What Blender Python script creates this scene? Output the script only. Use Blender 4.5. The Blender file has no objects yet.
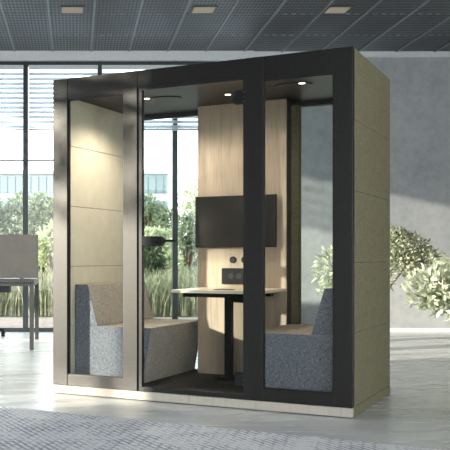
import bpy, bmesh, math, random
from mathutils import Vector, Matrix
S = bpy.context.scene
COL = S.collection
R = math.radians
EYE = 0.971

# ---------------------------------------------------------------- camera, sky, sun, exposure
cam = bpy.data.cameras.new('camera'); camo = bpy.data.objects.new('camera', cam); COL.objects.link(camo)
camo.location = (0, 0, EYE); camo.rotation_euler = (R(90), 0, 0)
cam.sensor_width = 36; cam.lens = 72.4; cam.shift_x = 0.3333; cam.shift_y = 0.0733
cam.clip_end = 500
S.camera = camo
S.view_settings.view_transform = 'Standard'; S.view_settings.look = 'None'
S.view_settings.gamma = 1; S.view_settings.use_curve_mapping = False
S.view_settings.exposure = 0.35

wd = bpy.data.worlds.new('sky'); S.world = wd; wd.use_nodes = True
wd.node_tree.nodes['Background'].inputs[0].default_value = (0.92, 0.955, 1.0, 1)
wd.node_tree.nodes['Background'].inputs[1].default_value = 4.3

sl = bpy.data.lights.new('sun', 'SUN'); so = bpy.data.objects.new('sun', sl); COL.objects.link(so)
sl.energy = 9.0; sl.color = (1.0, 0.9, 0.76); sl.angle = R(1.1)
so.rotation_euler = Vector((0.9, 0.375, -0.19)).to_track_quat('-Z', 'Y').to_euler()

# ---------------------------------------------------------------- node helpers
def srgb(r, g, b):
    f = lambda c: (c/255/12.92 if c/255 <= 0.04045 else ((c/255+0.055)/1.055)**2.4)
    return (f(r), f(g), f(b), 1)

class NT:
    def __init__(s, name):
        s.m = bpy.data.materials.new(name); s.m.use_nodes = True
        s.t = s.m.node_tree; s.b = s.t.nodes['Principled BSDF']; s.out = s.t.nodes['Material Output']
    def n(s, typ, **k):
        x = s.t.nodes.new(typ)
        for a, v in k.items():
            if a.startswith('i_'): x.inputs[a[2:].replace('_', ' ')].default_value = v
            else: setattr(x, a, v)
        return x
    def l(s, a, b): s.t.links.new(a, b)
    def coord(s, scale=(1, 1, 1), rot=(0, 0, 0)):
        c = s.n('ShaderNodeTexCoord'); mp = s.n('ShaderNodeMapping')
        mp.inputs['Scale'].default_value = scale; mp.inputs['Rotation'].default_value = rot
        s.l(c.outputs['Object'], mp.inputs[0]); return mp.outputs[0]
    def noise(s, vec, sc, det=3, rough=0.5):
        x = s.n('ShaderNodeTexNoise'); x.inputs['Scale'].default_value = sc
        x.inputs['Detail'].default_value = det; x.inputs['Roughness'].default_value = rough
        s.l(vec, x.inputs['Vector']); return x.outputs[0]
    def ramp(s, fac, stops):
        x = s.n('ShaderNodeValToRGB'); e = x.color_ramp.elements
        e[0].position, e[0].color = stops[0]; e[1].position, e[1].color = stops[-1]
        for p, c in stops[1:-1]:
            q = e.new(p); q.color = c
        s.l(fac, x.inputs[0]); return x.outputs[0]
    def mix(s, fac, a, b, mode='MIX'):
        x = s.n('ShaderNodeMixRGB', blend_type=mode)
        for sock, v in ((x.inputs[0], fac), (x.inputs[1], a), (x.inputs[2], b)):
            if isinstance(v, (int, float, tuple)): sock.default_value = v
            else: s.l(v, sock)
        return x.outputs[0]
    def math(s, op, a, b=0.0):
        x = s.n('ShaderNodeMath', operation=op)
        for sock, v in ((x.inputs[0], a), (x.inputs[1], b)):
            if isinstance(v, (int, float)): sock.default_value = v
            else: s.l(v, sock)
        return x.outputs[0]
    def bump(s, h, st=0.3, d=0.002):
        x = s.n('ShaderNodeBump'); x.inputs['Strength'].default_value = st; x.inputs['Distance'].default_value = d
        s.l(h, x.inputs['Height']); s.l(x.outputs[0], s.b.inputs['Normal'])
    def col(s, c):
        if isinstance(c, tuple): s.b.inputs['Base Color'].default_value = c
        else: s.l(c, s.b.inputs['Base Color'])
    def set(s, rough=0.5, metal=0.0, spec=0.5):
        s.b.inputs['Roughness'].default_value = rough; s.b.inputs['Metallic'].default_value = metal
        s.b.inputs['Specular IOR Level'].default_value = spec

def k3(c, f): return (min(1, c[0]*f), min(1, c[1]*f), min(1, c[2]*f), 1)

def fabric(name, c, var=0.35, scale=260):
    t = NT(name); v = t.coord()
    a = t.noise(v, scale, 2, 0.7); b = t.noise(v, scale*0.35, 2); g = t.noise(v, 9, 2)
    w1 = t.coord((1, 1, 6)); w = t.noise(w1, scale*0.4, 1)
    f = t.mix(0.5, t.mix(0.5, a, b), w)
    cc = t.ramp(f, [(0.36, k3(c, 1-var)), (0.5, c), (0.64, k3(c, 1+var))])
    cc = t.mix(0.25, cc, t.ramp(g, [(0.3, k3(c, 0.8)), (0.7, k3(c, 1.2))]))
    t.col(cc); t.set(0.95, 0, 0.15); t.bump(f, 0.5, 0.002); return t.m

def plain(name, c, rough=0.5, metal=0.0, spec=0.5, sc=40, var=0.06):
    t = NT(name); v = t.coord(); a = t.noise(v, sc, 3)
    t.col(t.ramp(a, [(0.3, k3(c, 1-var)), (0.7, k3(c, 1+var))])); t.set(rough, metal, spec); return t.m

def wood(name, c1, c2, axis='z', rough=0.55):
    t = NT(name)
    sc = {'z': (14, 14, 0.9), 'x': (0.9, 14, 14)}[axis]
    v = t.coord(sc); a = t.noise(v, 3.2, 6, 0.6)
    sc2 = {'z': (60, 60, 3), 'x': (3, 60, 60)}[axis]
    b = t.noise(t.coord(sc2), 3, 3)
    f = t.mix(0.35, a, b)
    t.col(t.ramp(f, [(0.33, c2), (0.5, k3(c1, 0.95)), (0.66, c1)])); t.set(rough, 0, 0.3); t.bump(b, 0.15, 0.001); return t.m

def glass_mat(name, tint=(0.93, 0.95, 0.95, 1), base=0.012):
    t = NT(name); t.t.nodes.remove(t.b)
    lw = t.n('ShaderNodeLayerWeight'); lw.inputs[0].default_value = 0.5
    p = t.math('POWER', lw.outputs['Facing'], 4.0); f = t.math('ADD', t.math('MULTIPLY', p, 0.7), base)
    tr = t.n('ShaderNodeBsdfTransparent'); tr.inputs[0].default_value = tint
    gl = t.n('ShaderNodeBsdfGlossy'); gl.inputs['Roughness'].default_value = 0.02
    mx = t.n('ShaderNodeMixShader'); t.l(f, mx.inputs[0]); t.l(tr.outputs[0], mx.inputs[1]); t.l(gl.outputs[0], mx.inputs[2])
    t.l(mx.outputs[0], t.out.inputs[0]); return t.m

def translucent(name, c, amt=0.5):
    t = NT(name); d = t.n('ShaderNodeBsdfDiffuse'); d.inputs[0].default_value = c
    tr = t.n('ShaderNodeBsdfTranslucent'); tr.inputs[0].default_value = c
    mx = t.n('ShaderNodeMixShader'); mx.inputs[0].default_value = amt
    t.l(d.outputs[0], mx.inputs[1]); t.l(tr.outputs[0], mx.inputs[2]); t.l(mx.outputs[0], t.out.inputs[0]); return t.m

def leafmat(name, ca, cb, amt=0.35):
    t = NT(name); v = t.coord(); f = t.noise(v, 9, 2)
    c = t.ramp(f, [(0.35, ca), (0.65, cb)])
    d = t.n('ShaderNodeBsdfDiffuse'); tr = t.n('ShaderNodeBsdfTranslucent'); t.l(c, d.inputs[0]); t.l(c, tr.inputs[0])
    mx = t.n('ShaderNodeMixShader'); mx.inputs[0].default_value = amt
    t.l(d.outputs[0], mx.inputs[1]); t.l(tr.outputs[0], mx.inputs[2]); t.l(mx.outputs[0], t.out.inputs[0]); return t.m

def emit(name, c, st):
    t = NT(name); t.col((0.02, 0.02, 0.02, 1)); t.b.inputs['Emission Color'].default_value = c
    t.b.inputs['Emission Strength'].default_value = st; return t.m

M = {}
M['frame'] = plain('charcoal_metal', (0.046, 0.045, 0.043, 1), 0.40, 0.9, 0.5)
M['black'] = plain('black_metal', (0.012, 0.012, 0.013, 1), 0.4, 0.0, 0.4)
M['dark'] = plain('dark_lining', (0.035, 0.036, 0.038, 1), 0.7)
M['olive'] = fabric('olive_fabric', srgb(110, 106, 83), 0.42, 150)
M['olive_in'] = fabric('olive_lining_fabric', srgb(210, 202, 180), 0.12)
M['blue'] = fabric('blue_grey_fabric', srgb(118, 120, 126), 0.85, 150)
M['tan'] = fabric('taupe_fabric', srgb(168, 159, 147), 0.5, 150)
M['carpet'] = fabric('dark_carpet', srgb(52, 50, 46), 0.5, 120)
M['wood'] = wood('pale_oak', srgb(178, 161, 141), srgb(150, 133, 114))
M['table'] = wood('light_birch', srgb(236, 222, 196), srgb(220, 202, 172), 'x', 0.4)
M['plinth'] = wood('bleached_wood', srgb(186, 180, 166), srgb(162, 155, 142), 'z')
M['glass'] = glass_mat('clear_glass')
M['winglass'] = glass_mat('window_glass', (0.97, 0.985, 0.98, 1), 0.02)
M['screen'] = plain('screen_glass', (0.03, 0.028, 0.025, 1), 0.15, 0, 0.35)
M['plastic'] = plain('black_plastic', (0.010, 0.010, 0.011, 1), 0.6, 0, 0.2)
M['greymetal'] = plain('grey_metal', srgb(68, 70, 69), 0.4, 0.4)
M['greyplastic'] = plain('grey_plastic', srgb(120, 122, 120), 0.5)
M['winframe'] = plain('window_frame_metal', srgb(48, 54, 58), 0.4, 0.3)
M['slat'] = translucent('white_blind_slat', (0.78, 0.84, 0.90, 1), 0.58)
M['white'] = plain('white_plaster', srgb(205, 210, 212), 0.8)
M['wallp'] = plain('plaster_wall', srgb(120, 120, 118), 0.9)
M['bark'] = plain('bark', srgb(96, 74, 56), 0.9, 0, 0.2, 30, 0.3)
M['pot'] = plain('planter_clay', srgb(150, 148, 142), 0.8)
M['soil'] = plain('soil', srgb(60, 48, 38), 1.0, 0, 0.1, 60, 0.4)
M['screenfab'] = fabric('grey_green_fabric', srgb(94, 93, 92), 0.15, 150)
M['bulb'] = emit('warm_lamp', (1.0, 0.8, 0.55, 1), 5)
M['ceillamp'] = emit('ceiling_lamp_glow', (1.0, 0.85, 0.65, 1), 0.2)

# concrete wall
t = NT('concrete_wall'); v = t.coord(); a = t.noise(v, 1.1, 6, 0.6); b = t.noise(v, 9, 5, 0.7)
f = t.mix(0.45, a, b); t.col(t.ramp(f, [(0.3, srgb(140, 144, 147)), (0.7, srgb(182, 184, 185))])); t.set(0.85, 0, 0.25); t.bump(b, 0.3, 0.01)
M['concrete'] = t.m
# polished floor: stretched colour streaks stand in for blurred window reflections
t = NT('polished_concrete_floor'); v = t.coord(); v = t.coord((0.35, 2.2, 1)); a = t.noise(v, 0.9, 5, 0.6); b = t.noise(v, 3, 3, 0.5)
f = t.mix(0.4, a, b); t.col(t.ramp(f, [(0.3, srgb(186, 190, 193)), (0.7, srgb(208, 209, 207))]))
t.set(0.22, 0, 0.6)
rr = t.ramp(b, [(0.3, (0.20, 0.20, 0.20, 1)), (0.7, (0.32, 0.32, 0.32, 1))]); t.l(rr, t.b.inputs['Roughness'])
M['floor'] = t.m
# rug
t = NT('woven_rug'); v = t.coord((1, 1, 1), (0, 0, R(38)))
br = t.n('ShaderNodeTexBrick'); t.l(v, br.inputs['Vector'])
br.inputs['Scale'].default_value = 1.0; br.inputs['Mortar Size'].default_value = 0.009; br.inputs['Mortar Smooth'].default_value = 0.3
br.inputs['Brick Width'].default_value = 0.085; br.inputs['Row Height'].default_value = 0.036
br.inputs['Color1'].default_value = srgb(226, 227, 228); br.inputs['Color2'].default_value = srgb(208, 210, 215); br.inputs['Mortar'].default_value = srgb(134, 139, 151)
n1 = t.noise(t.coord(), 5, 4); n2 = t.noise(t.coord(), 60, 2)
fac = t.ramp(t.mix(0.5, n1, n2), [(0.44, (0.15, 0.15, 0.15, 1)), (0.56, (0.95, 0.95, 0.95, 1))])
c = t.mix(fac, srgb(220, 221, 222), br.outputs['Color']); t.col(c); t.set(0.95, 0, 0.1); t.bump(n2, 0.4, 0.004)
M['rug'] = t.m
M['rugedge'] = fabric('rug_edge', srgb(196, 196, 194), 0.1)
# perforated ceiling
t = NT('perforated_metal'); v = t.coord()
sx = t.n('ShaderNodeSeparateXYZ'); t.l(v, sx.inputs[0])
k = 2*math.pi/0.080
yy = t.math('MULTIPLY', sx.outputs[1], 0.36)
u_ = t.math('SINE', t.math('MULTIPLY', t.math('ADD', sx.outputs[0], yy), k))
w_ = t.math('SINE', t.math('MULTIPLY', t.math('SUBTRACT', sx.outputs[0], yy), k))
h = t.math('MULTIPLY', u_, w_); h = t.math('ADD', t.math('MULTIPLY', h, 0.5), 0.5)
g = t.noise(t.coord((0.7, 0.35, 1)), 1.6, 3)
gg = t.ramp(g, [(0.4, srgb(76, 80, 87)), (0.6, srgb(104, 110, 119))])
t.col(t.mix(t.ramp(h, [(0.42, (0, 0, 0, 1)), (0.66, (1, 1, 1, 1))]), gg, srgb(26, 28, 30))); t.set(0.42, 0.35, 0.5)
M['mesh'] = t.m
M['rail'] = plain('ceiling_rail_metal', srgb(124, 129, 134), 0.4, 0.3)
# outdoors
t = NT('lawn'); v = t.coord(); a = t.noise(v, 2, 5); t.col(t.ramp(a, [(0.3, srgb(104, 112, 90)), (0.7, srgb(136, 140, 116))])); t.set(1, 0, 0); M['lawn'] = t.m
M['paving'] = plain('garden_paving', srgb(124, 115, 108), 0.9, 0, 0.2, 4, 0.12)
M['facade'] = plain('white_facade', srgb(168, 174, 180), 0.8)
t = NT('facade_glazing'); v = t.coord()
br = t.n('ShaderNodeTexBrick'); mp = t.n('ShaderNodeMapping'); mp.inputs['Rotation'].default_value = (R(90), 0, 0)
tc = t.n('ShaderNodeTexCoord'); t.l(tc.outputs['Object'], mp.inputs[0]); t.l(mp.outputs[0], br.inputs['Vector'])
br.offset = 0; br.inputs['Scale'].default_value = 1; br.inputs['Brick Width'].default_value = 0.95; br.inputs['Row Height'].default_value = 50
br.inputs['Mortar Size'].default_value = 0.08
br.inputs['Color1'].default_value = srgb(100, 114, 120); br.inputs['Color2'].default_value = srgb(112, 124, 128); br.inputs['Mortar'].default_value = srgb(62, 74, 80)
t.col(br.outputs['Color']); t.set(0.3, 0, 0.4); M['glazing'] = t.m

# ---------------------------------------------------------------- mesh helpers
class MB:
    def __init__(s): s.bm = bmesh.new()
    def box(s, x0, x1, y0, y1, z0, z1, bev=0.0):
        r = bmesh.ops.create_cube(s.bm, size=1.0)
        for v in r['verts']:
            v.co = Vector(((x0+x1)/2+v.co.x*(x1-x0), (y0+y1)/2+v.co.y*(y1-y0), (z0+z1)/2+v.co.z*(z1-z0)))
        if bev:
            ed = set(e for v in r['verts'] for e in v.link_edges)
            bmesh.ops.bevel(s.bm, geom=list(ed), offset=bev, segments=2, profile=0.7, affect='EDGES')
        return s
    def prism(s, pts, axis, a, b, bev=0.0):
        # pts: 2D outline; axis 'y': pts=(x,z) extruded y a..b; 'x': pts=(y,z); 'z': pts=(x,y)
        def P(p, q): return {'y': (p[0], q, p[1]), 'x': (q, p[0], p[1]), 'z': (p[0], p[1], q)}[axis]
        A = [s.bm.verts.new(P(p, a)) for p in pts]; B = [s.bm.verts.new(P(p, b)) for p in pts]
        n = len(pts); fs = [s.bm.faces.new(A), s.bm.faces.new(B[::-1])]
        for i in range(n): fs.append(s.bm.faces.new((A[i], B[i], B[(i+1) % n], A[(i+1) % n])))
        bmesh.ops.recalc_face_normals(s.bm, faces=fs)
        if bev:
            ed = set(e for f in fs for e in f.edges)
            bmesh.ops.bevel(s.bm, geom=list(ed), offset=bev, segments=2, profile=0.7, affect='EDGES')
        return s
    def tube(s, p0, p1, r0, r1=None, n=16, caps=True):
        p0, p1 = Vector(p0), Vector(p1); r1 = r0 if r1 is None else r1
        d = p1-p0; q = d.to_track_quat('Z', 'Y').to_matrix().to_4x4()
        bmesh.ops.create_cone(s.bm, cap_ends=caps, segments=n, radius1=r0, radius2=r1, depth=d.length,
                              matrix=Matrix.Translation((p0+p1)/2) @ q)
        return s
    def path(s, pts, r0, r1, n=8):
        k = len(pts)-1
        for i in range(k):
            s.tube(pts[i], pts[i+1], r0+(r1-r0)*i/k, r0+(r1-r0)*(i+1)/k, n)
        return s
    def lathe(s, prof, n=28, c=(0, 0)):
        rings = []
        for r, z in prof:
            rings.append([s.bm.verts.new((c[0]+r*math.cos(2*math.pi*i/n), c[1]+r*math.sin(2*math.pi*i/n), z)) for i in range(n)])
        for a, b in zip(rings, rings[1:]):
            for i in range(n): s.bm.faces.new((a[i], a[(i+1) % n], b[(i+1) % n], b[i]))
        s.bm.faces.new(rings[0][::-1]); s.bm.faces.new(rings[-1]); return s
    def build(s, name, mat, parent=None, smooth=False):
        me = bpy.data.meshes.new(name); s.bm.to_mesh(me); s.bm.free()
        me.materials.append(mat)
        if smooth:
            for p in me.polygons: p.use_smooth = True
        o = bpy.data.objects.new(name, me); COL.objects.link(o)
        if parent: o.parent = parent
        return o

def tag(o, label, cat, group=None):
    o['label'] = label; o['category'] = cat
    if group: o['group'] = group
    return o
def struct(o): o['kind'] = 'structure'; return o
def thing(name, label, cat, loc=(0, 0, 0), rz=0, group=None):
    o = bpy.data.objects.new(name, None); COL.objects.link(o); o.location = loc; o.rotation_euler = (0, 0, rz)
    o.empty_display_size = 0.1
    return tag(o, label, cat, group)
def dup(root, loc, label, rz=None):
    r = root.copy(); COL.objects.link(r); r.location = loc; r['label'] = label
    if rz is not None: r.rotation_euler = (0, 0, rz)
    for ch in list(root.children):
        c = ch.copy(); COL.objects.link(c); c.parent = r
        for g in ch.children:
            d = g.copy(); COL.objects.link(d); d.parent = c
    return r

# ---------------------------------------------------------------- the room
YB = 11.9; XL = -4.2; XR = 7.0; YF = -3.0; ZC = 3.68
struct(MB().box(XL-0.2, XR+0.2, YF-0.2, YB+0.25, -0.2, 0).build('floor', M['floor']))
struct(MB().box(XL-0.2, XR+0.2, YF-0.2, YB+0.25, ZC, ZC+0.15).build('ceiling', M['mesh']))
# ceiling grid rails: long rails run to the back wall, cross rails are the dotted joints
m = MB()
x = -0.789-0.5*6
while x < XR:
    m.box(x-0.011, x+0.011, 3.0, YB-0.002, ZC-0.014, ZC+0.002); x += 0.5
for o in (m.build('trim_1', M['rail']),): struct(o)
m = MB(); y = 10.99-0.96*8
while y < YB:
    x = XL
    while x < XR:
        m.box(x, x+0.05, y-0.006, y+0.006, ZC-0.008, ZC+0.002); x += 0.1
    y += 0.96
struct(m.build('trim_2', M['rail']))
# back wall: concrete right of the glazing
WX = 2.34
struct(MB().box(WX, XR+0.2, YB, YB+0.25, -0.02, ZC-0.06).build('wall_back', M['concrete']))
struct(MB().box(WX, XR, YB-0.04, YB+0.2, ZC-0.07, ZC-0.001).build('trim_3', M['white']))
struct(MB().box(WX, XR, YB-0.015, YB, 0, 0.05).build('baseboard_back', M['white']))
# lintel over glazing
struct(MB().box(XL, WX, YB-0.08, YB+0.25, 3.55, ZC-0.001).build('trim_4', M['white']))
# left wall: solid piers around a long opening
m = MB()
m.box(XL-0.2, XL, YF-0.2, 4.1, -0.02, ZC-0.001); m.box(XL-0.2, XL, 4.1, YB, 3.62, ZC-0.001)
struct(m.build('wall_left', M['wallp']))
struct(MB().box(XR, XR+0.2, YF-0.2, -2.5, -0.02, ZC-0.001).box(XR, XR+0.2, 3.5, YB+0.25, -0.02, ZC-0.001).box(XR, XR+0.2, -2.5, 3.5, 3.4, ZC-0.001).build('wall_right', M['wallp']))  # unseen wall; its opening is added to light the foreground floor
m = MB(); m.box(XL, -2.5, YF-0.2, YF, -0.02, ZC-0.001); m.box(6.6, XR, YF-0.2, YF, -0.02, ZC-0.001); m.box(-2.5, 6.6, YF-0.2, YF, 3.5, ZC-0.001)  # unseen wall behind the camera, wide opening added for fill light
struct(m.build('wall_front', M['wallp']))

# back glazing, one window per bay
mx = [-3.59, -2.61, -1.63, -0.65, 0.325, 1.315, WX-0.03]
edges = [XL]+mx
for i in range(len(edges)-1):
    a, b = edges[i], edges[i+1]
    a2 = a+(0.034 if i else 0); b2 = b-0.034
    m = MB()
    m.box(b-0.034, b+0.034, YB-0.03, YB+0.07, 0, 3.55)
    m.box(a2, b2, YB-0.02, YB+0.07, 0, 0.055); m.box(a2, b2, YB-0.02, YB+0.07, 3.50, 3.55)
    if b < 0.5: m.box(a2, b2, YB, YB+0.05, 2.25, 2.268)
    w = struct(m.build('window_%d' % (i+1), M['winframe']))
    MB().box(a2, b2, YB+0.02, YB+0.03, 0.055, 3.50).build('pane', M['winglass'], w)
# side glazing
for i, (a, b) in enumerate([(4.1, 5.9), (5.9, 7.7), (7.7, 9.5), (9.5, YB)]):
    m = MB(); m.box(XL-0.12, XL-0.04, a, a+0.05, 0, 3.62); m.box(XL-0.12, XL-0.04, a+0.05, b, 0, 0.05); m.box(XL-0.12, XL-0.04, a+0.05, b, 3.57, 3.62)
    w = struct(m.build('window_%d' % (i+8), M['winframe']))
    MB().box(XL-0.085, XL-0.075, a+0.05, b, 0.05, 3.57).build('pane', M['winglass'], w)

# venetian blinds, back
bays = [(XL+0.02, -3.62, 'far left'), (-3.56, -2.64, ''), (-2.58, -1.66, ''), (-1.60, -0.675, 'left of the dark mullion behind the desk screen'),
        (-0.605, 0.30, 'right of the dark mullion, just left of the pod'), (0.35, WX-0.06, 'behind the pod')]
for a, b, wh in bays:
    lab = {'': 'white venetian blind half lowered, %s window bay from the left corner' % ('second' if a < -3 else 'third'), 'far left': 'white venetian blind beside the left corner'}.get(wh, 'white slatted venetian blind half lowered, '+wh)
    r = thing('window_blind', lab, 'blind', ((a+b)/2, YB-0.06, 2.64), 0, 'blinds on the back windows')
    hw = (b-a)/2
    MB().box(-hw, hw, -0.03, 0.025, 0.80, 0.85).build('head_rail', M['white'], r)
    m = MB(); z = 0.05
    while z < 0.79:
        m.prism([(-0.014, z-0.024), (0.014, z+0.024), (0.0155, z+0.023), (-0.0125, z-0.025)], 'x', -hw, hw); z += 0.0625
    m.build('slats', M['slat'], r)
    MB().box(-hw, hw, -0.02, 0.02, 0.0, 0.022).build('bottom_rail', M['white'], r)
# side blinds (upper part of the side windows)
for i, (a, b) in enumerate([(4.18, 5.88), (5.98, 7.68), (7.78, 9.48), (9.58, YB-0.1)]):
    r = thing('window_blind', 'wide slatted blind on the side window, number %s from the pier' % ['one', 'two', 'three', 'four'][i], 'blind', (XL+0.04, (a+b)/2, 2.9), 0, 'blinds on the side windows')
    hw = (b-a)/2; m = MB(); z = 0.02
    while z < 0.68: m.box(-0.01, 0.01, -hw, hw, z, z+0.075); z += 0.15
    m.build('slats', M['white'], r)

# ceiling lamps glowing behind the mesh
first = None
for X, Yl, lab in [(-0.03, 9.87, 'dim warm ceiling light at far left, above the pod top left corner'), (1.40, 9.87, 'dim warm ceiling light, the middle one of three'), (2.86, 9.87, 'dim warm ceiling light, rightmost of three')]:
    if first is None:
        first = thing('ceiling_light', lab, 'light', (X, Yl, ZC), 0, 'ceiling lights')
        m = MB()
        for s_ in (-1, 1):
            m.box(s_*0.125-0.01, s_*0.125+0.01, -0.15, 0.15, -0.012, -0.0005); m.box(-0.115, 0.115, s_*0.14-0.01, s_*0.14+0.01, -0.012, -0.0005)
        m.build('frame', M['greymetal'], first)
        m = MB()
        for q in range(6): m.box(-0.115, 0.115, -0.125+q*0.044, -0.10+q*0.044, -0.007, -0.0005)
        m.build('diffuser', M['ceillamp'], first)
    else: dup(first, (X, Yl, ZC), lab)

# ---------------------------------------------------------------- pod frame of reference
A0 = Vector((-0.158, 6.506, 0)); ANG = math.atan2(-0.495, 0.869)
EX = Vector((math.cos(ANG), math.sin(ANG), 0)); EY = Vector((-math.sin(ANG), math.cos(ANG), 0))
def PW(s, d, z=0): return A0+EX*s+EY*d+Vector((0, 0, z))
W_, D_, H_ = 2.11, 1.17, 2.25

pod = thing('office_pod', 'freestanding meeting pod with charcoal frame, glass front and olive fabric sides', 'pod', A0, ANG)
# plinth in four boards at the front, plus sides
cuts = [0.0, 0.66, 1.05, 1.50, W_]
for a, b in zip(cuts, cuts[1:]):
    MB().box(a+0.001, b-0.001, 0.0, 0.03, 0.006, 0.061).build('plinth', M['plinth'], pod)
MB().box(W_-0.03, W_, 0.031, D_, 0.003, 0.061).build('side_plinth', M['olive'], pod)
MB().box(0, 0.03, 0.031, D_, 0.003, 0.061).build('side_plinth', M['olive'], pod)
MB().box(0.03, W_-0.03, 0.03, D_-0.0, 0.004, 0.084).build('floor_deck', M['black'], pod)
MB().box(0.1, W_-0.1, 0.05, D_-0.05, 0.084, 0.090).build('carpet', M['carpet'], pod)
for s in (0.08, W_-0.08):
    for d in (0.08, D_-0.08):
        MB().tube((s, d, 0.0), (s, d, 0.004), 0.025).build('foot', M['black'], pod)
FZ = 0.063
posts = [(0, 0.118), (0.562, 0.669), (1.434, 1.553), (1.992, W_)]
for a, b in posts: MB().box(a, b, 0.0, 0.05, FZ, H_, 0.003).build('post', M['frame'], pod)
spans = [(0.118, 0.562), (0.669, 1.434), (1.553, 1.992)]
for i, (a, b) in enumerate(spans):
    MB().box(a, b, 0.003, 0.05, 2.10 if i != 1 else 2.135, H_, 0.002).build('top_beam', M['frame'], pod)
    if i != 1:
        MB().box(a, b, 0.003, 0.05, FZ, 0.140, 0.002).build('sill', M['frame'], pod)
        m = MB()   # thin black gasket round the pane
        m.box(a, a+0.005, 0.012, 0.030, 0.140, 2.10); m.box(b-0.005, b, 0.012, 0.030, 0.140, 2.10)
        m.box(a+0.005, b-0.005, 0.012, 0.030, 0.140, 0.147); m.box(a+0.005, b-0.005, 0.012, 0.030, 2.093, 2.10)
        m.build('gasket', M['black'], pod)
        MB().box(a+0.005, b-0.005, 0.016, 0.024, 0.147, 2.093).build('glass_pane', M['glass'], pod)
# door frame and door
a, b = spans[1]
m = MB(); m.box(a, a+0.03, 0.012, 0.05, FZ, 2.135); m.box(b-0.016, b, 0.012, 0.05, FZ, 2.135); m.box(a+0.03, b-0.016, 0.012, 0.05, 2.115, 2.135); m.box(a+0.03, b-0.016, 0.012, 0.05, FZ, 0.092)
m.build('door_frame', M['black'], pod)
door = MB().box(a+0.033, b-0.018, 0.028, 0.038, 0.097, 2.112).build('door', M['glass'], pod)
m = MB(); hz = 1.085
m.prism([(a+0.03, hz-0.033), (a+0.165, hz-0.033), (a+0.185, hz-0.012), (a+0.185, hz+0.014), (a+0.165, hz+0.033), (a+0.03, hz+0.033)], 'y', 0.006, 0.060, 0.003)
h = m.build('door_lock', M['plastic'], door)
m = MB(); m.tube((a+0.14, 0.006, hz), (a+0.14, -0.03, hz), 0.012); m.box(a+0.128, a+0.30, -0.038, -0.024, hz-0.008, hz+0.008, 0.003)
m.build('door_handle', M['plastic'], door)
for z in (1.965, 0.145):
    MB().box(b-0.075, b-0.017, 0.012, 0.054, z, z+0.085, 0.003).build('hinge', M['plastic'], door)
    m = MB()
    for q in range(3): m.tube((b-0.017+0.004, 0.004, z+0.012+q*0.03), (b-0.013, 0.013, z+0.012+q*0.03), 0.006)
    m.build('hinge_screw', M['greymetal'], door)
# side walls: outer fabric panels in five courses, inner lining
seams = [0.063, 0.513, 0.944, 1.381, 1.815, H_]
for a, b in zip(seams, seams[1:]):
    MB().box(W_-0.028, W_, 0.052, D_, a+0.0008, b-0.0008, 0.0015).build('side_panel', M['olive'], pod)
    MB().box(0, 0.028, 0.052, D_, a+0.0008, b-0.0008, 0.0015).build('side_panel', M['olive'], pod)
for s0 in (0.03, W_-0.075): MB().box(s0, s0+0.045, 0.052, D_-0.001, 0.085, H_-0.09).build('side_core', M['dark'], pod)
iseams = [0.091, 0.48, 0.91, 1.345, 1.78, 2.13]
for a, b in zip(iseams, iseams[1:]):
    MB().box(0.078, 0.095, 0.052, D_-0.065, a+0.0015, b-0.0015, 0.003).build('lining_panel', M['olive_in'], pod)
    MB().box(W_-0.095, W_-0.078, 0.052, D_-0.065, a+0.0015, b-0.0015, 0.003).build('lining_panel', M['olive_in'], pod)
# roof and ceiling
MB().box(0.03, W_-0.03, 0.052, D_, 2.16, H_-0.005).build('roof', M['dark'], pod)
MB().box(0.078, W_-0.078, 0.052, D_-0.06, 2.132, 2.158).build('pod_ceiling', M['black'], pod)
first = None
for s, d in ((0.562, 0.383), (1.13, 0.52), (1.70, 0.364)):
    r = MB().lathe([(0.034, 2.131), (0.034, 2.126), (0.022, 2.126), (0.020, 2.130)]).build('downlight', M['greymetal'], pod)
    r.location = (s, d, 0)
    lm = MB().tube((0, 0, 2.1240), (0, 0, 2.1262), 0.021).build('lamp', M['bulb'], r)
    L = bpy.data.lights.new('downlight_lamp', 'SPOT'); L.energy = 46 if s < 1 else 8; L.color = (1, 0.88, 0.74); L.spot_size = R(150); L.spot_blend = 0.6; L.shadow_soft_size = 0.02
    lo = bpy.data.objects.new('downlight_lamp', L); COL.objects.link(lo); lo.location = (0, 0, 2.118); lo.parent = r
# ceiling air slots
for c, l in (((0.66, 0.52), 0.3), ((1.62, 0.47), 0.3)):
    m = MB()
    pts = [(c[0]+0.14*math.cos(q), c[1]+0.14*math.sin(q)) for q in [R(200+i*14) for i in range(11)]]
    for p, q in zip(pts, pts[1:]): m.tube((p[0], p[1], 2.131), (q[0], q[1], 2.131), 0.006)
    m.build('air_slot', M['black'], pod)
# back: frame, glass, central oak wall box
P0, P1 = 0.745, 1.433
for z0, z1 in ((2.10, 2.16), (0.0845, 0.090)): MB().box(0.078, W_-0.078, D_-0.06, D_, z0, z1).build('back_beam', M['dark'], pod)
for s0, s1 in ((0.078, 0.112), (P0, P0+0.03), (W_-0.112, W_-0.078)): MB().box(s0, s1, D_-0.06, D_, 0.0905, 2.10).build('back_post', M['dark'], pod)
for s0, s1 in ((0.112, P0), (P1+0.0, W_-0.112)): MB().box(s0, s1, D_-0.035, D_-0.027, 0.0905, 2.10).build('glass_pane', M['glass'], pod)
MB().box(P0+0.01, P1-0.001, 0.93, D_-0.062, 0.091, 2.13).build('wall_box', M['dark'], pod)
MB().box(P0+0.03, P1+0.0, D_-0.06, D_, 0.0905, 2.10).build('wall_box_back', M['olive'], pod)
MB().box(P0, P1, 0.91, 0.929, 0.091, 2.13, 0.001).build('wall_panel', M['wood'], pod)
MB().box(P1+0.001, 1.488, 1.03, D_-0.062, 0.091, 2.10).build('back_post_cover', M['olive'], pod)

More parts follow.
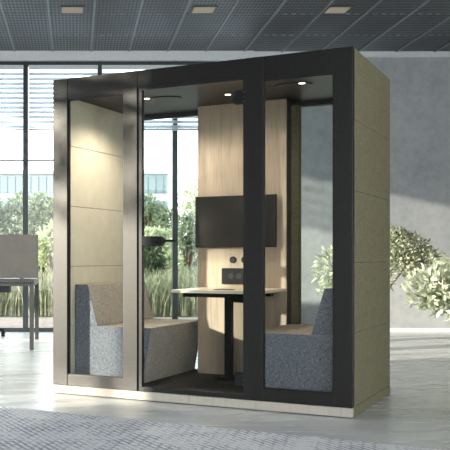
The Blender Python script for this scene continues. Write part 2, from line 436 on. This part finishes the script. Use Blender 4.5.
# sockets: parts of the oak wall
for s in (1.028, 1.118):
    r = MB().tube((s, 0.9095, 0.957), (s, 0.900, 0.957), 0.026, 0.024, 24).build('round_socket', M['plastic'], pod)
    MB().tube((s, 0.900, 0.957), (s, 0.8985, 0.957), 0.015, 0.015, 20).build('socket_insert', M['black'], r)
r = MB().box(0.945, 1.19, 0.888, 0.9095, 0.775, 0.895, 0.003).build('socket_box', M['plastic'], pod)
m = MB()
for q in range(3):
    m.tube((1.02+q*0.06, 0.888, 0.835), (1.02+q*0.06, 0.886, 0.835), 0.021, 0.021, 20)
m.build('socket_outlet', M['black'], r)

# wall screen
tv = thing('wall_monitor', 'flat dark screen mounted on the pale oak wall inside the pod', 'screen', PW(0.745, 0.86, 1.05), ANG)
MB().box(0, 0.625, 0.0, 0.03, 0, 0.385, 0.003).build('casing', M['plastic'], tv)
MB().box(0.006, 0.619, -0.002, 0.0, 0.012, 0.379).build('screen', M['screen'], tv)
MB().box(0.2, 0.42, 0.03, 0.049, 0.1, 0.28).build('bracket', M['black'], tv)

# benches
def bench(mir, label, loc):
    r = thing('bench', label, 'bench', loc, ANG, 'upholstered benches in the pod')
    X = (lambda v: -v) if mir else (lambda v: v)
    d0, d1 = 0.0, 0.965
    # seat block between end cheeks, with slanted face
    seat = [(0, 0), (0.535, 0), (0.60, 0.392), (0, 0.392)]
    back = [(0, 0.394), (0.183, 0.394), (0.1, 0.688), (0.0, 0.688)]
    P = lambda pts: [(X(a), b) for a, b in pts]
    MB().prism(P([(a, b) for a, b in seat]), 'y', d0+0.008, d1-0.008, 0.006).build('seat', M['tan'], r)
    MB().prism(P(back), 'y', d0+0.008, d1-0.008, 0.006).build('backrest', M['tan'], r)
    for q0, q1 in ((d0, d0+0.007), (d1-0.007, d1)):
        MB().prism(P(seat), 'y', q0, q1, 0.002).build('seat_side', M['blue'], r)
        MB().prism(P(back), 'y', q0, q1, 0.002).build('backrest_side', M['blue'], r)
    return r
bench(False, 'upholstered bench against the left end wall of the pod, lit by the sun', PW(0.105, 0.14, 0.091))
bench(True, 'upholstered bench against the right end wall of the pod, blue-grey front in shade', PW(W_-0.105, 0.14, 0.091))

# table
tb = thing('pod_table', 'small pale table on dark legs in front of the oak wall', 'table', PW(0.8, 0.25, 0.091), ANG)
MB().prism([(0.02, 0.0), (0.625, 0.0), (0.64, 0.02), (0.64, 0.655), (0.0, 0.655), (0.0, 0.02)], 'z', 0.638, 0.658, 0.002).build('tabletop', M['table'], tb)
m = MB(); m.box(0.06, 0.58, 0.10, 0.17, 0.606, 0.6375); m.box(0.06, 0.58, 0.45, 0.52, 0.606, 0.6375); m.box(0.20, 0.44, 0.17, 0.45, 0.614, 0.6375); m.build('table_frame', M['plastic'], tb)
for s in (0.27, ): 
    MB().box(s, s+0.048, 0.36, 0.42, 0.0265, 0.606, 0.002).build('leg', M['plastic'], tb)
MB().box(0.50, 0.548, 0.36, 0.42, 0.0265, 0.606, 0.002).build('leg', M['plastic'], tb)
MB().box(0.22, 0.60, 0.35, 0.43, 0.0, 0.026, 0.002).build('foot_bar', M['plastic'], tb)
MB().box(0.36, 0.50, 0.30, 0.40, 0.564, 0.605, 0.003).build('control_box', M['plastic'], tb)
MB().box(0.28, 0.41, 0.12, 0.20, 0.6585, 0.664, 0.002).build('power_flap', M['greyplastic'], tb)

# ---------------------------------------------------------------- rug
rug = tag(MB().box(-3.0, 3.4, -3.4, -0.72, 0.001, 0.011, 0.003).build('area_rug', M['rug']), 'large pale grey woven rug with slate dashes on the floor before the pod', 'rug')
rug.location = A0; rug.rotation_euler = (0, 0, ANG)

# ---------------------------------------------------------------- desk and chair at the left
dk = thing('office_desk', 'grey office desk with a fabric divider standing by the left windows', 'desk', (-1.3, 10.2, 0))
MB().box(-0.87, 0.87, -0.7, 0.7, 0.715, 0.738, 0.003).build('desktop', M['greymetal'], dk)
for y in (-0.66, 0.62): MB().box(-0.814, 0.819, y, y+0.04, 0.675, 0.7145).build('long_rail', M['greymetal'], dk)
for x in (-0.86, 0.82):
    for y in (-0.66, 0.62): MB().box(x, x+0.045, y, y+0.045, 0, 0.7145, 0.002).build('leg', M['greymetal'], dk)
for x in (-0.86, 0.82): MB().box(x, x+0.045, -0.615, 0.62, 0.672, 0.7145, 0.002).build('side_rail', M['greymetal'], dk)
MB().box(-0.60, 0.60, -0.52, -0.25, 0.60, 0.672, 0.004).build('cable_tray', M['black'], dk)
MB().box(-0.87, 0.885, -0.015, 0.02, 0.745, 1.235, 0.006).build('divider', M['screenfab'], dk)
for x in (-0.7, 0.7): MB().box(x-0.02, x+0.02, -0.012, 0.012, 0.738, 0.746).build('divider_clamp', M['greymetal'], dk)

ch = thing('office_chair', 'office chair on castors behind the desk by the window', 'chair', (-1.15, 11.2, 0), R(0))
for i in range(5):
    a = R(18+72*i-18)
    e = (0.26*math.cos(a), 0.26*math.sin(a))
    lg = MB().tube((0.03*math.cos(a), 0.03*math.sin(a), 0.115), (e[0], e[1], 0.085), 0.02, 0.014, 12).build('base_arm', M['plastic'], ch, True)
    m = MB(); m.tube((e[0]-0.022, e[1], 0.03), (e[0]+0.022, e[1], 0.03), 0.03, 0.03, 20); m.tube((e[0], e[1], 0.03), (e[0], e[1], 0.09), 0.01)
    m.build('caster', M['plastic'], lg)
MB().tube((0, 0, 0.10), (0, 0, 0.42), 0.025).build('gas_column', M['greymetal'], ch)
MB().box(-0.23, 0.23, -0.23, 0.22, 0.42, 0.49, 0.025).build('seat', M['dark'], ch)
MB().box(-0.21, 0.21, 0.20, 0.25, 0.58, 0.95, 0.02).build('backrest', M['dark'], ch)
MB().box(-0.03, 0.03, 0.19, 0.21, 0.44, 0.62, 0.004).build('back_bracket', M['greymetal'], ch)

# ---------------------------------------------------------------- plants
def leaves(rng, blobs, n, size, ratio=0.4, name='foliage', mat=None, parent=None, up=0.0, shell=0.35):
    vs, fs = [], []
    wsum = sum(b[2]**2 for b in blobs)
    for (c, sc, r) in blobs:
        k = int(n*r*r/wsum)
        for _ in range(k):
            while True:
                p = Vector((rng.uniform(-1, 1), rng.uniform(-1, 1), rng.uniform(-1, 1)))
                if shell < p.length <= 1: break
            p *= (0.85+0.3*rng.random())
            q = Vector(c)+Vector((p.x*r*sc[0], p.y*r*sc[1], p.z*r*sc[2]))
            d = (p.normalized()+Vector((rng.gauss(0, .6), rng.gauss(0, .6), rng.gauss(0, .6)+up))).normalized()
            sd = d.cross(Vector((rng.gauss(0, 1), rng.gauss(0, 1), rng.gauss(0, 1)))).normalized()
            nn = d.cross(sd); L = size*rng.uniform(.6, 1.25); w = L*ratio/2; b = len(vs)
            vs += [q, q+d*L*.35+sd*w+nn*w*.3, q+d*L*.75+sd*w*.7+nn*w*.2, q+d*L-nn*w*.3, q+d*L*.75-sd*w*.7+nn*w*.2, q+d*L*.35-sd*w+nn*w*.3, q+d*L*.5]
            fs += [(b, b+1, b+6), (b+1, b+2, b+6), (b+2, b+3, b+6), (b+3, b+4, b+6), (b+4, b+5, b+6), (b+5, b, b+6)]
    me = bpy.data.meshes.new(name); me.from_pydata([tuple(v) for v in vs], [], fs); me.materials.append(mat)
    o = bpy.data.objects.new(name, me); COL.objects.link(o); o.parent = parent; return o

M['leafA'] = leafmat('olive_leaf', srgb(140, 150, 124), srgb(212, 214, 188))
M['leafB'] = leafmat('pale_leaf', srgb(162, 172, 144), srgb(216, 219, 200))
M['leafC'] = leafmat('garden_leaf', srgb(96, 110, 92), srgb(150, 160, 132))
M['leafD'] = leafmat('pale_garden_leaf', srgb(146, 158, 124), srgb(200, 204, 170))
M['leafE'] = leafmat('dark_garden_leaf', srgb(52, 68, 52), srgb(92, 106, 80))
M['grassm'] = leafmat('tall_grass_blade', srgb(112, 118, 94), srgb(166, 167, 138), 0.4)

def indoor(name, label, base, pot_r, pot_h, trunks, blobs, n, size, ratio, lm, seed):
    rng = random.Random(seed)
    r = thing(name, label, 'plant', base)
    p = MB().lathe([(pot_r*0.75, 0), (pot_r*0.8, 0.005), (pot_r, pot_h), (pot_r*0.93, pot_h), (pot_r*0.9, pot_h-0.04)]).build('planter', M['pot'], r, True)
    MB().tube((0, 0, pot_h-0.045), (0, 0, pot_h-0.028), pot_r*0.9).build('soil', M['soil'], p)
    for pts, r0, r1 in trunks: MB().path(pts, r0, r1).build('trunk', M['bark'], r, True)
    m = MB()
    end = Vector(trunks[0][0][-1])
    for (c, sc, rad) in blobs:
        e2 = min((Vector(t_[0][-1]) for t_ in trunks), key=lambda q: (q-Vector(c)).length)
        m.tube(e2, c, 0.008, 0.003, 6)
        for _ in range(7):
            d = Vector((rng.uniform(-1, 1)*sc[0], rng.uniform(-1, 1)*sc[1], rng.uniform(-.4, 1)*sc[2]))*rad*0.8
            m.tube(c, Vector(c)+d, 0.004, 0.0015, 5)
    m.build('branches', M['bark'], r)
    leaves(rng, blobs, n, size, ratio, 'foliage', lm, r, 0.3)
    return r
one = (1, 1, 1)
indoor('potted_tree', 'small potted tree with leaning trunk and grey-green leaves by the concrete wall', (3.50, 10.6, 0), 0.15, 0.35,
       [([(0, 0, .3), (.05, 0, .45), (.12, 0, .62), (.24, .02, .82)], .018, .010), ([(0.02, 0, .3), (.10, .03, .5), (.22, .03, .66), (.36, .02, .84)], .014, .008)],
       [((.17, 0, 1.12), (1, 1, .75), .26), ((.42, .05, 1.08), (1, 1, .75), .24), ((.60, 0, .98), (1, 1, .6), .17), ((.28, -.05, .95), (1, 1, .7), .2), ((.0, 0, 1.0), one, .22), ((.48, .0, .84), (1, 1, .6), .14), ((.27, 0, 1.24), (1, 1, .6), .13)],
       4600, .05, .42, M['leafA'], 3)
indoor('potted_shrub', 'pale leafy potted shrub seen through the right pane of the pod', (3.0, 9.5, 0), 0.16, 0.3,
       [([(0, 0, .25), (-.05, 0, .5), (-.12, 0, .7)], .014, .008)],
       [((-.28, 0, .86), one, .19), ((-.2, 0, .66), one, .18), ((-.1, 0, 1.0), one, .14), ((.1, 0, .8), one, .22), ((-.33, 0, .62), one, .10)],
       1100, .075, .42, M['leafB'], 5)
indoor('potted_shrub', 'broad-leaved pale green potted shrub at the right edge, nearest of the plants', (4.17, 9.2, 0), 0.17, 0.3,
       [([(0, 0, .25), (-.04, 0, .4), (-.14, 0, .6)], .014, .008), ([(0, 0, .25), (.06, 0, .5), (.12, 0, .7)], .014, .008)],
       [((-.26, 0, .84), (1, 1, .8), .22), ((-.52, 0, .68), (1, 1, .7), .25), ((-.60, 0, .56), (1, 1, .6), .16), ((-.30, 0, .58), (1, 1, .8), .24), ((.05, 0, .75), one, .3), ((-.40, 0, .52), (1, 1, .6), .18), ((-.1, 0, .42), (1, 1, .6), .22), ((-.2, 0, .95), one, .12)],
       1600, .105, .45, M['leafB'], 8)

# ---------------------------------------------------------------- outdoors
struct(MB().box(-12, 14, YB+0.26, 15.0, -0.15, -0.01).build('garden_path', M['paving']))
struct(MB().box(-60, XL-0.21, -20, YB+0.25, -0.15, -0.02).build('side_lawn', M['lawn']))
struct(MB().box(-60, 60, 15.0, 150, -0.15, -0.02).build('lawn_ground', M['lawn']))
def AT(u, v, Y): return Vector(((u-75)/905*Y, Y, EYE-(v-258)/905*Y))
def tree(kind, label, u, Y, crown, n, size, lm, seed, ratio=.5):
    rng = random.Random(seed); base = Vector(((u-75)/905*Y, Y, -0.02))
    r = thing(kind, label, kind.replace('garden_', '').replace('_', ' '), base, 0, 'trees and shrubs in the garden')
    blobs = []
    for (cu, cv, rp) in crown:
        c = AT(cu, cv, Y)-base; blobs.append(((c.x, rng.uniform(-.3, .3), c.z), one, rp/905*Y))
    top = Vector(blobs[0][0])
    MB().path([(0, 0, 0), (top.x*0.3, 0, top.z*.35), (top.x*.8, 0, top.z*.8)], .05, .02).build('trunk', M['bark'], r, True)
    m = MB()
    for b in blobs: m.tube((top.x*0.3, 0, top.z*.35), b[0], .03, .008, 6)
    m.build('branches', M['bark'], r)
    leaves(rng, blobs, n, size, ratio, 'foliage', lm, r)
    return r
tree('garden_tree', 'grey-green garden tree behind the desk divider left of the mullion', 12, 21, [(12, 222, 15), (20, 205, 11), (0, 232, 14), (-12, 215, 18), (22, 238, 12)], 3000, .11, M['leafC'], 11)
tree('garden_tree', 'grey-green garden tree with upright top just right of the left mullion', 40, 20, [(38, 214, 13), (42, 202, 9), (32, 226, 12), (48, 226, 12), (60, 215, 15)], 3000, .10, M['leafC'], 12)
tree('garden_shrub', 'pale green shrub at the left edge of the pod', 52, 18, [(50, 242, 13), (58, 232, 12), (46, 258, 9)], 1800, .09, M['leafD'], 13)
tree('garden_shrub', 'dark low shrub between the pale shrub and the tall grass', 43, 19, [(42, 262, 9), (38, 256, 8), (47, 272, 8)], 1400, .09, M['leafE'], 14)
tree('garden_tree', 'grey-green conical tree seen through the left half of the glass door', 150, 22, [(150, 220, 14), (147, 204, 7), (158, 214, 8), (164, 222, 12), (142, 228, 12)], 2800, .11, M['leafC'], 15)
tree('garden_shrub', 'dark-leaved shrub seen through the door below the door handle', 151, 16.5, [(151, 256, 10), (146, 248, 6), (156, 266, 8), (149, 272, 6)], 800, .11, M['leafE'], 16)
tree('garden_tree', 'wide pale green tree seen through the door right of the mullion', 188, 19, [(186, 236, 12), (196, 226, 12), (182, 224, 8), (205, 240, 16), (192, 244, 8)], 2600, .10, M['leafC'], 17)
tree('garden_tree', 'tall sparse birch-like tree with thin airy foliage behind the oak wall edge', 192, 26, [(190, 200, 12), (196, 190, 10), (185, 212, 9), (200, 205, 12)], 520, .13, M['leafD'], 18)
tree('garden_shrub', 'pale green shrub filling the lower part of the door view left of the mullion', 160, 18, [(160, 250, 12), (168, 240, 10), (146, 238, 10), (170, 262, 12), (142, 262, 10), (158, 236, 8)], 2600, .09, M['leafD'], 19)
tree('garden_shrub', 'mid green low shrub by the path seen right of the door mullion', 190, 16.5, [(186, 290, 12), (196, 282, 10), (180, 302, 12), (200, 300, 12), (188, 275, 8)], 2600, .08, M['leafC'], 20)
# tall grass bed
rng = random.Random(4); vs, fs = [], []
for _ in range(9000):
    x = rng.uniform(-6, 6.5); y = 15.1+abs(rng.gauss(0, 1.3)); h = rng.uniform(.35, .95)
    a = rng.uniform(0, 6.28); l = rng.uniform(.05, .45)*h; w = .012
    dx, dy = math.cos(a), math.sin(a); b = len(vs)
    for tt, ww in ((0, 1), (.4, 1.0), (.75, .7), (1, .15)):
        px = x+dx*l*tt**2; py = y+dy*l*tt**2; pz = h*(tt-.12*tt**3)
        vs += [(px-dy*w*ww, py+dx*w*ww, pz), (px+dy*w*ww, py-dx*w*ww, pz)]
    for q in range(3): fs.append((b+2*q, b+2*q+1, b+2*q+3, b+2*q+2))
me = bpy.data.meshes.new('tall_grass'); me.from_pydata(vs, [], fs); me.materials.append(M['grassm'])
o = bpy.data.objects.new('tall_grass', me); COL.objects.link(o); o['kind'] = 'stuff'
tag(o, 'long pale yellow-green grass bordering the garden path', 'grass')
def side_tree():
    rng = random.Random(40); r = thing('garden_tree', 'leafy tree outside the side windows that dapples the sunlight on the pod', 'tree', (-7.3, 3.2, -0.02), 0, 'trees and shrubs in the garden')
    MB().path([(0, 0, 0), (.1, 0, 1.6), (0, .05, 3.4)], .06, .03).build('trunk', M['bark'], r, True)
    bl = [((0, .1, 4.2), (1, 1, .8), .8), ((.1, .9, 4.3), (1, 1, .7), .5), ((0, -.6, 4.0), (1, 1, .8), .6), ((.1, .35, 3.45), (1, 1, .6), .5), ((0, -.25, 3.25), (1, 1, .8), .45), ((0, .2, 3.0), (1, 1, .6), .32)]
    m = MB()
    for b in bl: m.tube((0, .05, 3.3), b[0], .025, .006, 6)
    m.build('branches', M['bark'], r)
    leaves(rng, bl, 2300, .12, .5, 'foliage', M['leafC'], r)
side_tree()
# a low far hedge
tree('garden_hedge', 'low dark hedge far behind the garden trees', 100, 30, [(u, 262, 16) for u in range(-20, 230, 18)], 7000, .16, M['leafC'], 23)

# building
YBd = 110; bd = thing('office_building', 'pale office block with glazed bands beyond the garden', 'building', (-12, YBd, 0))
def XX(u): return (u-75)/905*YBd+12
xr = XX(169)
MB().box(-30, xr, 0.25, 18, 0, 11.2).build('wall', M['facade'], bd)
for z0, z1 in ((8.9, 10.9), (5.2, 7.9), (1.6, 4.2)):
    MB().box(-30, xr-0.3, 0.05, 0.24, z0, z1).build('window_band', M['glazing'], bd)
MB().box(-30, xr, -0.3, 18, 11.21, 11.6).build('roof', M['facade'], bd)
